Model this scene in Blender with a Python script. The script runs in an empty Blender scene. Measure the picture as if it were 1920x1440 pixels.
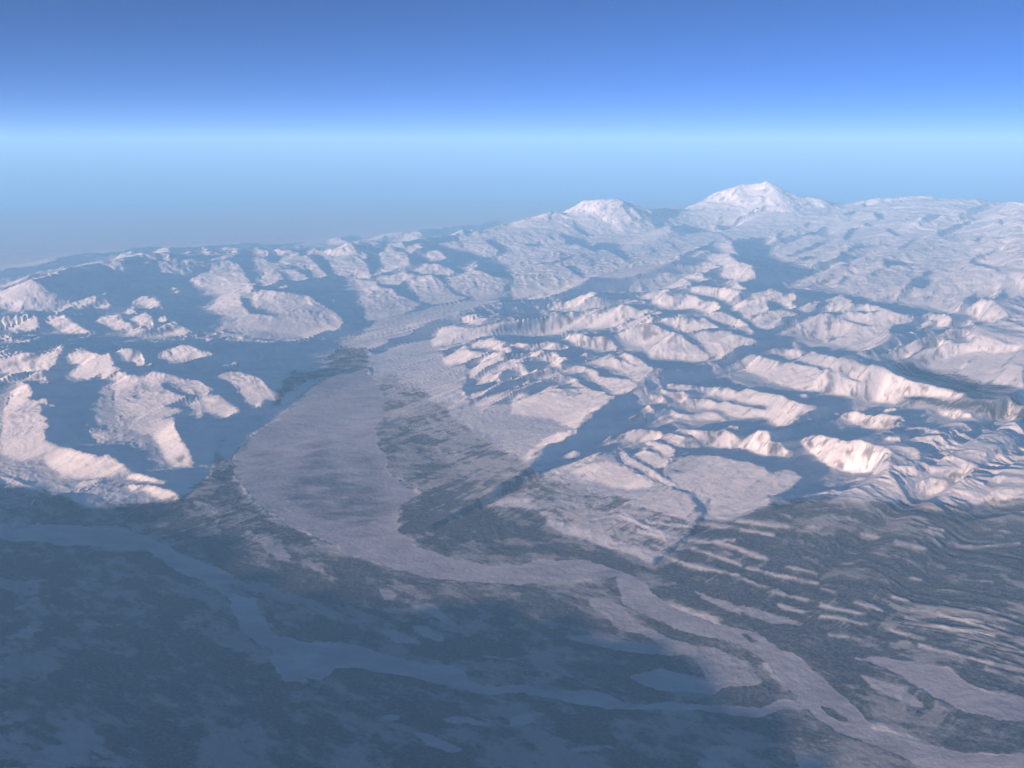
# Aerial view over a snowy mountain range at low sun.  1 unit = 1 km.
import bpy, math
import numpy as np

C = bpy.context.scene
# ------------------------------------------------------------------ camera
CAM_Z = 10.5
F_PX = 1663.0                       # focal length in pixels of a 1920 px wide frame
PITCH = math.atan(445.0 / F_PX)     # downwards
cam = bpy.data.cameras.new('camera')
cam.sensor_width = 36.0
cam.lens = 36.0 * F_PX / 1920.0
cam.clip_start = 0.05
cam.clip_end = 1500.0
camo = bpy.data.objects.new('camera', cam)
C.collection.objects.link(camo)
camo.location = (0, 0, CAM_Z)
camo.rotation_euler = (math.pi / 2 - PITCH, 0, 0)
C.camera = camo
# ------------------------------------------------------------------ light
SUN_EL = math.radians(7.0)
SUN_AZ = math.radians(45.0)         # light travels towards (sin, cos) of this
sv = (math.sin(SUN_AZ) * math.cos(SUN_EL), math.cos(SUN_AZ) * math.cos(SUN_EL), -math.sin(SUN_EL))
sl = bpy.data.lights.new('sun', 'SUN')
sl.energy = 5.0
sl.angle = math.radians(0.5)
sl.color = (1.0, 0.68, 0.51)
so = bpy.data.objects.new('sun', sl)
C.collection.objects.link(so)
from mathutils import Vector
so.rotation_euler = Vector(sv).to_track_quat('-Z', 'Y').to_euler()
so.location = (-20, -20, 15)
w = bpy.data.worlds.new('World'); C.world = w; w.use_nodes = True
nt = w.node_tree
bg = nt.nodes['Background']
sky = nt.nodes.new('ShaderNodeTexSky')
sky.sky_type = 'NISHITA'
sky.sun_disc = False
sky.sun_elevation = SUN_EL
sky.sun_rotation = SUN_AZ + math.pi      # the sun stands opposite to where the light travels
sky.altitude = 15500
sky.air_density = 0.95
sky.dust_density = 0.0
sky.ozone_density = 4.6
nt.links.new(sky.outputs[0], bg.inputs['Color'])
bg.inputs['Strength'].default_value = 0.05
C.cycles.volume_bounces = 2
C.view_settings.view_transform = 'Standard'
C.view_settings.look = 'None'
C.view_settings.gamma = 1.0
C.view_settings.use_curve_mapping = False
C.view_settings.exposure = 1.93

# ------------------------------------------------------------------ numeric helpers
R_E = 6371.0
TAN = math.tan(SUN_EL)
rs = np.random.RandomState(7)
PERM = rs.rand(256, 256).astype(np.float32)

def vnoise(x, y):
    xi = np.floor(x); yi = np.floor(y)
    fx = (x - xi).astype(np.float32); fy = (y - yi).astype(np.float32)
    xi = xi.astype(np.int32); yi = yi.astype(np.int32)
    a = xi & 255; b = (xi + 1) & 255; c = yi & 255; d = (yi + 1) & 255
    fx = fx * fx * fx * (fx * (fx * 6 - 15) + 10); fy = fy * fy * fy * (fy * (fy * 6 - 15) + 10)
    v0 = PERM[a, c] * (1 - fx) + PERM[b, c] * fx
    v1 = PERM[a, d] * (1 - fx) + PERM[b, d] * fx
    return (v0 * (1 - fy) + v1 * fy) * 2 - 1

def fbm(x, y, octv=4, gain=0.5, ridged=False):
    s = 0; a = 1.0; tot = 0
    ca, sa = math.cos(0.6), math.sin(0.6)
    for i in range(octv):
        n = vnoise(x + 17.3 * i, y - 9.1 * i)
        s = s + a * ((1 - 2 * np.abs(n)) if ridged else n)
        tot += a; a *= gain
        x, y = (x * ca - y * sa) * 2.03, (x * sa + y * ca) * 2.03
    return s / tot

def smooth(x, lo, hi):
    t = np.clip((x - lo) / (hi - lo), 0, 1)
    return t * t * (3 - 2 * t)

CP, SP = math.cos(PITCH), math.sin(PITCH)
def project(x, y, z):
    dz = z - CAM_Z
    dep = np.maximum(y * CP - dz * SP, 0.5)
    return 960 + F_PX * x / dep, 720 - F_PX * (y * SP + dz * CP) / dep

def ray(u, v):
    a = (u - 960) / F_PX; b = -(v - 720) / F_PX
    return np.array([a, CP + b * SP, -SP + b * CP])

def pix_h(u, v, h):
    """ground position seen at a pixel where the land stands h km above sea level"""
    r = ray(u, v); t = 30.0
    for _ in range(40):
        hd = t * math.hypot(r[0], r[1])
        t = (CAM_Z - h + hd * hd / (2 * R_E)) / -r[2] if r[2] < 0 else 100
    p = r * t
    return p[0], p[1], h

def pix_d(u, v, d):
    r = ray(u, v); t = d / math.hypot(r[0], r[1]); p = r * t
    return p[0], p[1], CAM_Z + p[2] + d * d / (2 * R_E)

# ------------------------------------------------------------------ survey of the land
# Every outline is a survey polygon read with the origin and scale that come first.
def P(ox, oy, k, pts):
    return [(ox + x / k, oy + y / k) for x, y in pts]

A = lambda *p: P(0, 420, 4, p)
B = lambda *p: P(480, 420, 4, p)
Cc = lambda *p: P(960, 300, 4, p)
D = lambda *p: P(1440, 300, 4, p)
E = lambda *p: P(0, 720, 4, p)
G = lambda *p: P(960, 600, 4, p)
H = lambda *p: P(1440, 600, 4, p)
X = lambda *p: list(p)

FLAT = [   # level ground that the sun still grazes
 X((-100,0),(2020,0),(2020,362),(1860,362),(1730,354),(1620,362),(1560,372),(1500,356),(1430,328),(1340,345),(1262,378),(1180,365),(1100,362),(1040,390),(900,420),(750,435),(700,450),(660,440),(600,460),(480,460),(250,465),(40,505),(-100,530)),
 X((725,880),(765,905),(810,935),(800,960),(750,960),(740,930)),
 B((850,780),(940,705),(1180,660),(1400,610),(1650,575),(1840,520),(1920,500),(1920,520),(1640,640),(1400,690),(1200,790),(1000,850),(930,930),(800,960),(640,940),(720,880)),
 Cc((640,860),(900,800),(1100,750),(1240,740),(1180,800),(1050,870),(900,910),(760,910),(680,890)),
 X((705,665),(760,640),(815,635),(830,665),(880,690),(870,720),(880,760),(960,755),(1060,735),(1150,745),(1090,800),(1040,830),(990,880),(960,905),(930,930),(880,945),(800,935),(760,910),(735,885),(715,840),(703,810),(725,765),(715,735),(700,710)),
 X((755,950),(800,930),(900,945),(980,900),(1060,880),(1300,960),(1430,960),(1600,930),(1700,960),(1800,980),(1920,960),(1920,1440),(0,1440),(0,1000),(100,980),(250,960),(340,940),(400,900),(440,900),(440,870),(480,810),(530,780),(600,715),(690,690),(720,740),(720,780),(705,810),(735,885)),
 X((700,690),(705,665),(660,640),(600,690)),
 G((1140,1110),(1200,1040),(1300,1030),(1500,1025),(1700,1060),(1920,1120),(1920,1440),(1480,1440),(1430,1360),(1340,1290),(1250,1260),(1160,1180)),
 G((250,1160),(380,1110),(500,1075),(640,1040),(760,1030),(850,1090),(960,1150),(1080,1210),(1200,1270),(1300,1290),(1380,1330),(1430,1380),(1340,1440),(0,1440),(60,1380),(200,1300),(330,1210)),
 H((0,1170),(150,1125),(260,1185),(220,1230),(150,1280),(0,1300)),
 H((1060,290),(1160,240),(1300,215),(1500,190),(1920,200),(1920,500),(1700,470),(1500,460),(1380,400),(1200,350),(1100,310)),
 H((900,610),(1080,600),(1500,580),(1920,640),(1920,720),(1300,690),(1000,650)),
 H((1060,1220),(1200,1175),(1380,1190),(1500,1180),(1400,1250),(1280,1320),(1100,1370),(1060,1300)),
]
DARK0 = [
 X((0,860),(60,860),(100,890),(140,915),(170,960),(100,975),(0,975)),
 H((920,1150),(940,1000),(1000,900),(1200,860),(1500,860),(1900,900),(1900,1100),(1600,1170),(1500,1190),(1380,1260),(1300,1330),(1060,1370),(1060,1220),(1000,1250)),
 E((960,325),(1060,392),(1160,400),(1265,590),(1330,640),(1500,640),(1640,600),(1700,400),(1900,300),(1800,200),(1500,260),(1300,600)),
]
LIT = [
 A((200,440),(230,395),(450,350),(640,315),(760,300),(850,290),(960,240),(1060,245),(1110,280),(1140,350),(1110,380),(1000,330),(960,320),(880,345),(940,390),(880,415),(760,405),(740,370),(660,380),(680,425),(560,420),(500,395),(430,430),(300,450)),
 A((1155,225),(1240,190),(1290,225),(1330,290),(1340,320),(1300,300),(1250,240),(1290,330),(1220,315),(1160,250)),
 A((1345,235),(1400,222),(1440,225),(1450,270),(1600,290),(1700,270),(1790,310),(1920,480),(1880,510),(1640,520),(1600,490),(1480,460),(1390,430),(1350,390),(1440,370),(1380,345),(1250,350),(1140,410),(1085,405),(1160,360),(1260,340),(1370,300)),
 A((1510,240),(1540,205),(1590,225),(1640,225),(1720,210),(1770,190),(1800,215),(1740,235),(1700,260),(1600,270)),
 A((275,515),(340,470),(380,465),(395,510),(350,500),(310,535)),
 A((400,455),(500,455),(520,485),(480,525),(420,495)),
 A((565,460),(640,448),(685,470),(680,500),(600,505),(570,480)),
 A((735,465),(775,435),(850,455),(905,445),(945,405),(975,465),(900,480),(830,500),(760,545),(740,525),(790,490)),
 A((975,410),(1060,435),(1180,460),(1345,480),(1340,510),(1200,510),(1120,490),(1040,455)),
 A((0,520),(60,510),(180,530),(90,545),(30,565),(170,575),(100,600),(0,620)),
 A((120,655),(160,640),(190,650),(150,668)), A((205,560),(225,545),(265,570),(220,572)),
 A((255,640),(310,615),(325,650),(290,650)),
 A((335,620),(410,635),(460,600),(500,555),(530,600),(550,555),(580,610),(610,540),(700,530),(740,575),(790,555),(845,615),(800,600),(790,635),(740,595),(680,590),(620,605),(590,620),(550,600),(510,620),(420,665),(380,650)),
 A((970,575),(1090,545),(1160,550),(1205,600),(1110,630),(1050,595),(985,588)),
 A((935,655),(990,630),(1025,645),(975,668)),
 A((0,725),(60,715),(200,695),(270,715),(315,770),(220,805),(110,780),(80,750),(150,820),(100,810),(40,785),(0,780)),
 A((345,705),(430,705),(495,680),(530,730),(600,765),(715,805),(600,805),(515,822),(440,790),(380,750)),
 A((720,725),(790,690),(890,672),(930,730),(995,750),(990,785),(860,775),(780,740)),
 A((985,700),(1050,670),(1120,670),(1150,710),(1155,765),(1080,765),(1030,730)),
 A((1185,690),(1230,685),(1260,720),(1210,740)),
 A((945,830),(980,790),(1060,780),(1150,790),(1230,755),(1310,745),(1390,765),(1435,800),(1330,830),(1210,815),(1090,820),(980,842)),
 A((0,850),(50,830),(100,870),(285,875),(230,890),(120,888),(60,870),(0,880)),
 A((0,940),(60,912),(80,925),(30,960),(0,980)),
 A((0,1000),(130,965),(260,970),(390,960),(430,912),(470,928),(430,960),(410,1020),(405,1060),(370,1108),(290,1080),(220,1110),(130,1150),(0,1100)),
 A((460,965),(530,970),(590,945),(650,950),(730,990),(745,1010),(810,975),(850,1060),(920,1105),(850,1090),(840,1140),(770,1170),(740,1120),(660,1165),(540,1145),(560,1100),(640,1050),(540,1040),(520,985)),
 A((0,1160),(110,1175),(90,1190),(0,1200)), A((170,1195),(240,1150),(310,1112),(370,1195),(300,1165),(240,1185)),
 E((90,50),(150,0),(200,0),(255,70),(200,95),(230,115),(300,120),(330,102),(385,165),(370,175),(330,140),(295,150),(330,215),(300,210),(370,265),(335,270),(360,330),(330,340),(340,430),(420,465),(560,490),(680,520),(745,545),(800,530),(860,575),(950,640),(1060,690),(1280,745),(1150,735),(950,700),(860,690),(700,700),(590,715),(480,695),(440,640),(370,620),(350,570),(290,545),(190,578),(60,555),(0,525),(0,340),(20,210),(60,110),(95,95)),
 E((550,780),(620,730),(760,705),(700,745),(600,778)), E((930,765),(1100,765),(1300,800),(1330,860),(1380,880),(1250,870),(1100,800),(960,815),(1000,790)),
 E((805,15),(850,0),(1200,0),(1230,40),(1300,60),(1410,95),(1200,185),(1340,180),(1355,205),(1280,235),(1195,260),(1300,250),(1330,350),(1370,420),(1410,500),(1450,610),(1370,600),(1310,615),(1265,590),(1220,470),(1160,400),(1110,375),(1060,392),(950,325),(1000,250),(890,265),(870,185),(840,140),(850,60)),
 A((805,1215),(870,1190),(850,1150),(870,1120),(960,1120),(1060,1145),(1150,1108),(1230,1130),(1330,1155),(1480,1160),(1540,1210),(1600,1250),(1520,1280),(1430,1270),(1320,1225),(1230,1190),(1200,1210),(850,1210)),
 E((1430,160),(1450,110),(1540,75),(1640,80),(1750,150),(1790,200),(1700,250),(1540,200),(1500,255)),
 X((410,705),(425,697),(450,694),(470,702),(490,712),(510,735),(530,742),(520,750),(500,750),(485,765),(465,752),(452,735),(440,720),(425,713)),
 A((875,960),(910,940),(1000,960),(1060,990),(1090,1035),(1180,1075),(1110,1070),(1050,1070),(1010,1040),(930,1020)),
 A((1200,965),(1240,950),(1270,990),(1340,1030),(1300,1025),(1250,1000),(1210,1005)),
 A((1265,945),(1340,905),(1410,910),(1500,935),(1630,955),(1520,992),(1420,1005),(1340,1030),(1290,975)),
 A((1740,1035),(1765,1025),(1800,1060),(1750,1045)),
 X((392,580),(412,555),(428,548),(445,550),(480,550),(495,542),(512,545),(542,548),(580,556),(600,570),(630,585),(644,600),(637,617),(615,620),(592,627),(575,635),(562,630),(542,627),(530,625),(512,622),(480,615),(460,612),(445,616),(430,605),(440,597),(415,588)),
 B((0,255),(60,255),(100,285),(150,300),(230,235),(290,220),(330,245),(410,245),(445,290),(490,330),(545,390),(460,400),(420,350),(340,320),(250,300),(170,315),(260,320),(310,340),(405,410),(330,437),(280,415),(240,380),(190,345),(145,340),(230,430),(170,425),(100,465),(30,440),(20,400),(60,360),(0,340)),
 B((125,205),(150,190),(240,195),(320,215),(330,240),(250,215),(180,225)), B((0,190),(70,190),(90,240),(40,245),(0,220)),
 B((390,215),(430,190),(500,210),(560,190),(640,215),(690,165),(740,118),(770,165),(820,215),(850,255),(790,260),(830,300),(880,400),(840,410),(740,410),(680,385),(600,380),(560,300),(500,230),(440,225),(400,235)),
 B((530,140),(570,110),(660,115),(690,130),(640,160),(560,155)), B((750,130),(800,112),(850,110),(930,85),(1010,85),(1060,65),(1150,70),(1210,55),(1240,75),(1190,105),(1060,110),(980,100),(900,130),(800,135)),
 B((830,160),(880,150),(930,180),(970,185),(1000,155),(1030,180),(1110,215),(1145,250),(1140,300),(1190,330),(1060,350),(990,370),(920,385),(880,390),(960,330),(950,280),(910,220),(850,205)),
 B((1085,180),(1140,150),(1230,150),(1250,175),(1200,190),(1260,230),(1340,195),(1380,205),(1435,260),(1350,275),(1290,270),(1250,215),(1170,215)),
 B((1165,130),(1200,110),(1280,120),(1240,145)),
 B((1300,115),(1340,95),(1410,125),(1440,95),(1530,50),(1580,90),(1620,50),(1700,60),(1790,50),(1860,20),(1920,5),(1920,190),(1820,150),(1780,110),(1720,130),(1820,200),(1770,250),(1700,245),(1580,195),(1470,185),(1400,160)),
 B((1780,265),(1850,210),(1920,190),(1920,340),(1860,290)),
 B((1180,345),(1270,300),(1350,290),(1450,320),(1500,360),(1440,380),(1350,370),(1240,375)),
 B((1430,400),(1520,385),(1600,345),(1650,345),(1720,365),(1780,395),(1870,400),(1900,430),(1830,520),(1760,550),(1650,570),(1540,520),(1470,480),(1440,430)), B((1520,310),(1570,320),(1650,292),(1670,320),(1610,350),(1560,330)),
 B((1150,430),(1220,390),(1330,385),(1400,430),(1430,470),(1500,530),(1600,560),(1450,590),(1310,610),(1240,570),(1190,500)),
 B((910,405),(960,385),(1060,370),(1100,360),(1180,380),(1200,395),(1140,430),(1100,425),(1080,450),(960,450)),
 B((700,430),(800,415),(900,430),(920,470),(1020,480),(1060,530),(1150,560),(1240,600),(1180,650),(1040,690),(940,705),(840,720),(820,650),(770,550),(800,520),(770,460)),
 B((175,465),(230,450),(240,465),(195,478)), B((450,435),(490,428),(490,442)), B((535,545),(560,550),(610,590),(590,590)),
 B((1510,745),(1580,710),(1650,693),(1730,715),(1650,760),(1580,735)),
 B((1320,870),(1380,790),(1460,770),(1540,780),(1640,790),(1760,762),(1920,745),(1920,790),(1820,830),(1700,870),(1560,920),(1420,940),(1320,930)),
 B((1610,915),(1700,880),(1780,868),(1860,895),(1920,905),(1800,930),(1640,935)),
 B((1400,1030),(1480,960),(1560,940),(1640,965),(1740,950),(1920,930),(1920,950),(1760,960),(1640,1010),(1540,1050),(1440,1070)),
 B((1600,1120),(1660,1050),(1760,1000),(1830,965),(1920,985),(1920,1010),(1780,1050),(1700,1100),(1620,1140)),
 B((1640,1200),(1720,1130),(1820,1080),(1920,1060),(1920,1085),(1820,1130),(1720,1180)),
 B((1600,1290),(1720,1230),(1830,1170),(1920,1140),(1920,1160),(1820,1210),(1700,1270)),
 B((1620,1380),(1740,1310),(1840,1260),(1920,1230),(1920,1260),(1800,1320),(1700,1370)),
 Cc((0,1220),(200,1205),(400,1195),(500,1190),(560,1160),(730,1130),(820,1080),(900,1095),(980,1120),(1060,1120),(1125,1150),(1000,1165),(900,1200),(790,1235),(700,1230),(600,1260),(500,1240),(480,1250),(350,1290),(240,1280),(60,1315),(0,1310)),
 Cc((255,1110),(330,1080),(460,1040),(560,1018),(700,1035),(860,1040),(960,1050),(1010,1080),(860,1055),(760,1075),(640,1090),(520,1110),(380,1100)), Cc((235,1160),(300,1152),(400,1162),(370,1170)),
 G((350,120),(400,85),(540,95),(575,130),(620,140),(680,128),(760,170),(800,212),(700,215),(640,222),(560,195),(470,185),(430,150)),
 G((0,180),(100,182),(140,200),(210,168),(300,170),(330,190),(400,195),(440,222),(360,225),(280,245),(220,220),(140,225),(80,205),(0,195)),
 G((0,262),(100,262),(220,265),(260,290),(340,265),(350,285),(240,300),(130,300),(0,290)),
 G((0,335),(100,345),(190,350),(100,380),(0,385)),
 G((0,440),(100,400),(250,340),(300,360),(340,385),(420,430),(480,440),(520,480),(580,525),(500,500),(450,470),(380,425),(330,400),(250,395),(150,420),(60,455),(0,470)),
 G((0,510),(100,480),(230,445),(330,420),(380,430),(430,440),(400,450),(280,470),(160,500),(60,525),(0,530)),
 G((0,610),(100,590),(250,550),(380,550),(450,580),(520,560),(440,510),(560,520),(700,545),(780,580),(700,640),(560,720),(500,810),(440,800),(300,740),(100,720),(0,700)),
 G((0,590),(100,555),(230,520),(360,510),(440,515),(500,560),(400,535),(240,540),(100,575),(0,605)),
 G((160,960),(250,890),(330,850),(500,815),(420,860),(300,930),(200,970),(110,1070),(80,1040)),
 G((290,320),(370,300),(480,310),(560,345),(660,400),(620,415),(760,430),(860,450),(940,470),(920,520),(860,550),(770,545),(690,505),(600,440),(560,385),(480,370),(420,370),(360,335)),
 G((525,280),(600,285),(730,278),(830,310),(920,350),(1060,375),(1040,400),(1000,440),(930,460),(860,420),(790,360),(700,345),(620,310)),
 G((790,265),(840,250),(900,270),(970,300),(1060,375),(990,370),(900,330),(850,290)),
 Cc((790,1275),(860,1240),(950,1200),(1020,1180),(1080,1195),(1200,1200),(1240,1180),(1340,1190),(1430,1175),(1500,1220),(1550,1250),(1420,1270),(1290,1290),(1200,1240),(1100,1210),(1010,1220),(900,1270),(800,1300)),
 G((800,105),(900,90),(1000,50),(1060,50),(1120,80),(1200,90),(1300,150),(1400,200),(1490,260),(1500,285),(1400,310),(1300,300),(1190,285),(1060,280),(1040,250),(960,200),(880,165),(820,150)),
 G((1320,110),(1420,95),(1540,78),(1640,90),(1720,110),(1790,130),(1880,190),(1780,200),(1690,200),(1620,250),(1590,300),(1520,295),(1490,250),(1380,150)),
 Cc((1640,1080),(1720,1050),(1840,1010),(1920,1010),(1920,1100),(1860,1150),(1780,1200),(1700,1130)), Cc((1800,1210),(1860,1180),(1920,1160),(1920,1260),(1860,1260),(1800,1230)),
 Cc((1455,1150),(1570,1130),(1640,1160),(1700,1200),(1760,1230),(1830,1300),(1790,1300),(1680,1250),(1580,1215),(1500,1190)), Cc((1390,1110),(1460,1060),(1530,1070),(1580,1100),(1500,1130),(1440,1145)),
 Cc((1230,1100),(1270,1050),(1320,1000),(1380,1020),(1430,1060),(1370,1105),(1290,1100)), Cc((990,1010),(1060,990),(1140,985),(1200,1020),(1275,1005),(1260,1050),(1220,1090),(1130,1100),(1060,1060),(1010,1040)),
 Cc((1330,970),(1440,950),(1550,960),(1620,1000),(1570,1030),(1500,1010),(1430,1000),(1360,990)), Cc((1560,960),(1620,950),(1720,990),(1700,1010),(1740,1030),(1640,1070),(1590,1050),(1600,1000)),
 Cc((1610,920),(1680,905),(1760,965),(1690,960)), Cc((1110,940),(1200,920),(1260,890),(1310,905),(1365,920),(1290,950),(1190,980),(1160,950)), Cc((1030,915),(1110,880),(1240,868),(1190,895),(1120,910)),
 Cc((1260,865),(1380,850),(1430,880),(1500,885),(1420,905),(1380,895),(1310,895)), Cc((1215,825),(1300,790),(1380,785),(1440,765),(1510,775),(1560,810),(1480,830),(1440,850),(1370,820)),
 Cc((1320,730),(1400,690),(1480,670),(1500,680),(1420,715),(1340,735)), Cc((1450,740),(1500,700),(1600,690),(1680,760),(1790,790),(1820,860),(1740,910),(1660,890),(1580,880),(1600,830),(1570,790),(1500,770)),
 Cc((1300,700),(1340,640),(1440,590),(1560,550),(1640,600),(1690,700),(1600,690),(1520,640),(1530,600),(1450,640)),
 Cc((0,470),(60,435),(180,440),(230,410),(330,385),(370,410),(430,405),(500,345),(570,300),(650,290),(720,305),(800,275),(900,330),(1000,360),(1060,400),(1140,430),(1150,470),(1180,510),(1280,560),(1400,545),(1560,550),(1600,600),(1520,600),(1450,640),(1340,680),(1250,740),(1180,770),(900,800),(640,860),(560,920),(440,990),(340,1030),(240,1035),(160,1050),(60,1040),(0,1010)),
 Cc((1130,345),(1200,350),(1260,380),(1340,365),(1400,330),(1480,260),(1620,195),(1740,185),(1920,150),(1920,600),(1800,590),(1660,600),(1560,540),(1300,480),(1200,500),(1150,460)),
 D((0,155),(80,180),(180,240),(240,270),(400,280),(450,320),(560,330),(700,300),(850,275),(1000,300),(1180,262),(1400,290),(1700,310),(1920,330),(1920,1000),(1780,960),(1700,1040),(1560,1010),(1450,1050),(1460,1130),(1400,1155),(1280,1110),(1150,1080),(1030,1070),(1000,1040),(880,1040),(800,1055),(700,1020),(600,990),(500,980),(420,930),(330,925),(280,950),(200,940),(260,890),(350,870),(450,810),(560,770),(620,740),(540,690),(520,740),(400,770),(310,800),(180,760),(60,720),(0,640)),
 D((1460,1150),(1530,1100),(1600,1060),(1680,1060),(1760,1110),(1800,1170),(1700,1190),(1580,1190)),
 D((1140,1190),(1210,1145),(1260,1160),(1350,1190),(1395,1240),(1330,1255),(1260,1255),(1290,1210),(1200,1200)), D((1140,1240),(1200,1210),(1260,1220),(1230,1250),(1150,1278)), D((1470,1225),(1510,1215),(1550,1235),(1500,1245)),
 D((60,1305),(150,1280),(300,1190),(400,1170),(470,1150),(560,1160),(600,1150),(540,1130),(430,1140),(400,1100),(470,1060),(540,1020),(620,1050),(630,1080),(700,1090),(850,1100),(900,1120),(980,1150),(1120,1165),(1080,1220),(930,1250),(900,1290),(920,1320),(890,1370),(830,1410),(740,1450),(600,1410),(440,1360),(300,1330),(150,1315)),
 D((0,990),(70,985),(130,1020),(190,990),(230,1030),(180,1060),(250,1080),(180,1115),(100,1070),(0,1050)), D((240,1100),(300,1060),(380,1070),(360,1110),(300,1140),(250,1130)), D((0,1140),(90,1110),(160,1130),(240,1150),(110,1180),(90,1240),(0,1270)), D((110,1240),(160,1210),(240,1215),(150,1245)),
 H((1270,130),(1320,105),(1460,95),(1530,110),(1480,120),(1400,130),(1330,140)), H((840,270),(960,230),(1060,180),(1170,160),(1300,155),(1400,170),(1300,190),(1200,200),(1110,235),(1050,290),(960,290)),
 H((1480,190),(1560,150),(1480,150),(1550,80),(1560,40),(1620,60),(1720,100),(1920,140),(1920,210),(1700,240),(1560,230),(1300,290),(1200,300),(1300,220)),
 H((10,235),(120,240),(240,212),(290,230),(190,280),(100,255)),
 H((210,295),(340,245),(480,270),(600,320),(760,360),(900,400),(1080,470),(1280,520),(1500,580),(1300,590),(1100,570),(950,570),(760,480),(620,440),(480,380),(350,330)),
 H((0,300),(30,290),(150,320),(300,340),(430,380),(560,430),(740,480),(930,560),(1080,600),(900,610),(700,600),(560,560),(400,545),(260,530),(130,490),(0,450)), G((1620,355),(1720,290),(1810,275),(1920,290),(1920,440),(1800,390)),
 H((0,540),(60,560),(150,600),(250,640),(400,660),(350,690),(270,700),(200,740),(160,790),(100,790),(0,760)),
 G((1150,485),(1200,480),(1300,500),(1450,510),(1550,505),(1620,510),(1690,525),(1800,520),(1920,545),(1920,640),(1760,610),(1680,570),(1560,545),(1440,520),(1340,520),(1200,505)),
 G((1100,535),(1200,545),(1290,540),(1240,570),(1160,565)), G((1240,580),(1330,560),(1430,560),(1520,590),(1620,610),(1760,650),(1920,680),(1920,740),(1840,710),(1720,725),(1620,710),(1580,660),(1520,630),(1420,615),(1300,610)),
 G((1005,600),(1060,570),(1110,575),(1185,610),(1060,612)), G((985,650),(1060,655),(1200,645),(1260,675),(1380,690),(1450,670),(1520,685),(1600,730),(1500,735),(1380,720),(1260,700),(1170,670),(1090,688)),
 G((885,735),(960,710),(1050,720),(970,738)), G((1095,725),(1160,712),(1250,715),(1250,735),(1150,738)), G((1630,800),(1690,800),(1705,830),(1660,825)),
 G((420,950),(520,895),(640,880),(740,855),(860,850),(960,835),(1060,825),(1130,850),(1210,865),(1300,885),(1400,930),(1430,960),(1300,960),(1220,945),(1150,900),(1080,870),(980,885),(900,905),(860,880),(760,890),(650,900),(560,920),(440,975)),
 G((1235,825),(1300,825),(1400,840),(1530,850),(1560,830),(1640,850),(1700,900),(1660,960),(1560,955),(1450,940),(1380,900)),
 G((1680,950),(1740,900),(1830,850),(1920,850),(1920,1040),(1820,1000),(1730,970)), H((0,925),(80,960),(170,1030),(190,1040),(60,1020),(0,1030)),
 G((985,950),(1080,930),(1130,935),(1230,980),(1220,1020),(1180,1050),(1110,1000),(1040,960)), G((905,1010),(1000,980),(1080,1000),(1180,1060),(1150,1120),(1060,1110),(980,1060)),
 G((800,1010),(860,1015),(960,1080),(1060,1130),(1150,1200),(1240,1260),(1200,1265),(1080,1200),(960,1140),(860,1090)),
 G((440,1120),(560,1080),(700,1060),(820,1090),(940,1160),(1060,1220),(1040,1260),(900,1270),(760,1250),(640,1210),(520,1200)),
 G((120,1110),(200,1060),(300,1010),(400,960),(380,1000),(260,1060),(200,1110),(140,1145)), G((380,1030),(480,995),(560,1005),(650,1000),(600,1020),(470,1040)), G((1260,990),(1340,990),(1300,1005)),
 H((530,725),(680,715),(820,725),(860,710),(1000,735),(900,750),(1020,790),(900,808),(780,810),(640,770)),
 H((220,930),(350,885),(500,905),(620,920),(700,930),(800,950),(925,990),(920,1140),(780,1140),(640,1150),(520,1120),(400,1070),(330,1010)),
 H((1310,1035),(1380,1020),(1480,1050),(1570,1100),(1480,1105),(1400,1085)), H((1200,1120),(1300,1100),(1420,1100),(1560,1110),(1500,1150),(1380,1170),(1280,1155)), H((1450,990),(1560,985),(1640,1010),(1600,1035),(1500,1010)), H((1680,970),(1760,945),(1780,965),(1710,990)),
 H((1120,1230),(1220,1200),(1360,1210),(1330,1260),(1220,1310),(1110,1320)),
 H((1660,1190),(1760,1165),(1920,1180),(1920,1240),(1820,1220),(1740,1200)), H((1600,1360),(1680,1290),(1780,1270),(1920,1290),(1920,1400),(1700,1400)),
 H((900,885),(980,880),(990,895),(910,900)), H((1080,622),(1200,630),(1150,640)), H((1250,695),(1400,708),(1560,740),(1420,730)), H((800,660),(1000,665),(900,680)), H((250,570),(300,568),(340,580),(270,590)),
]
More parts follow.
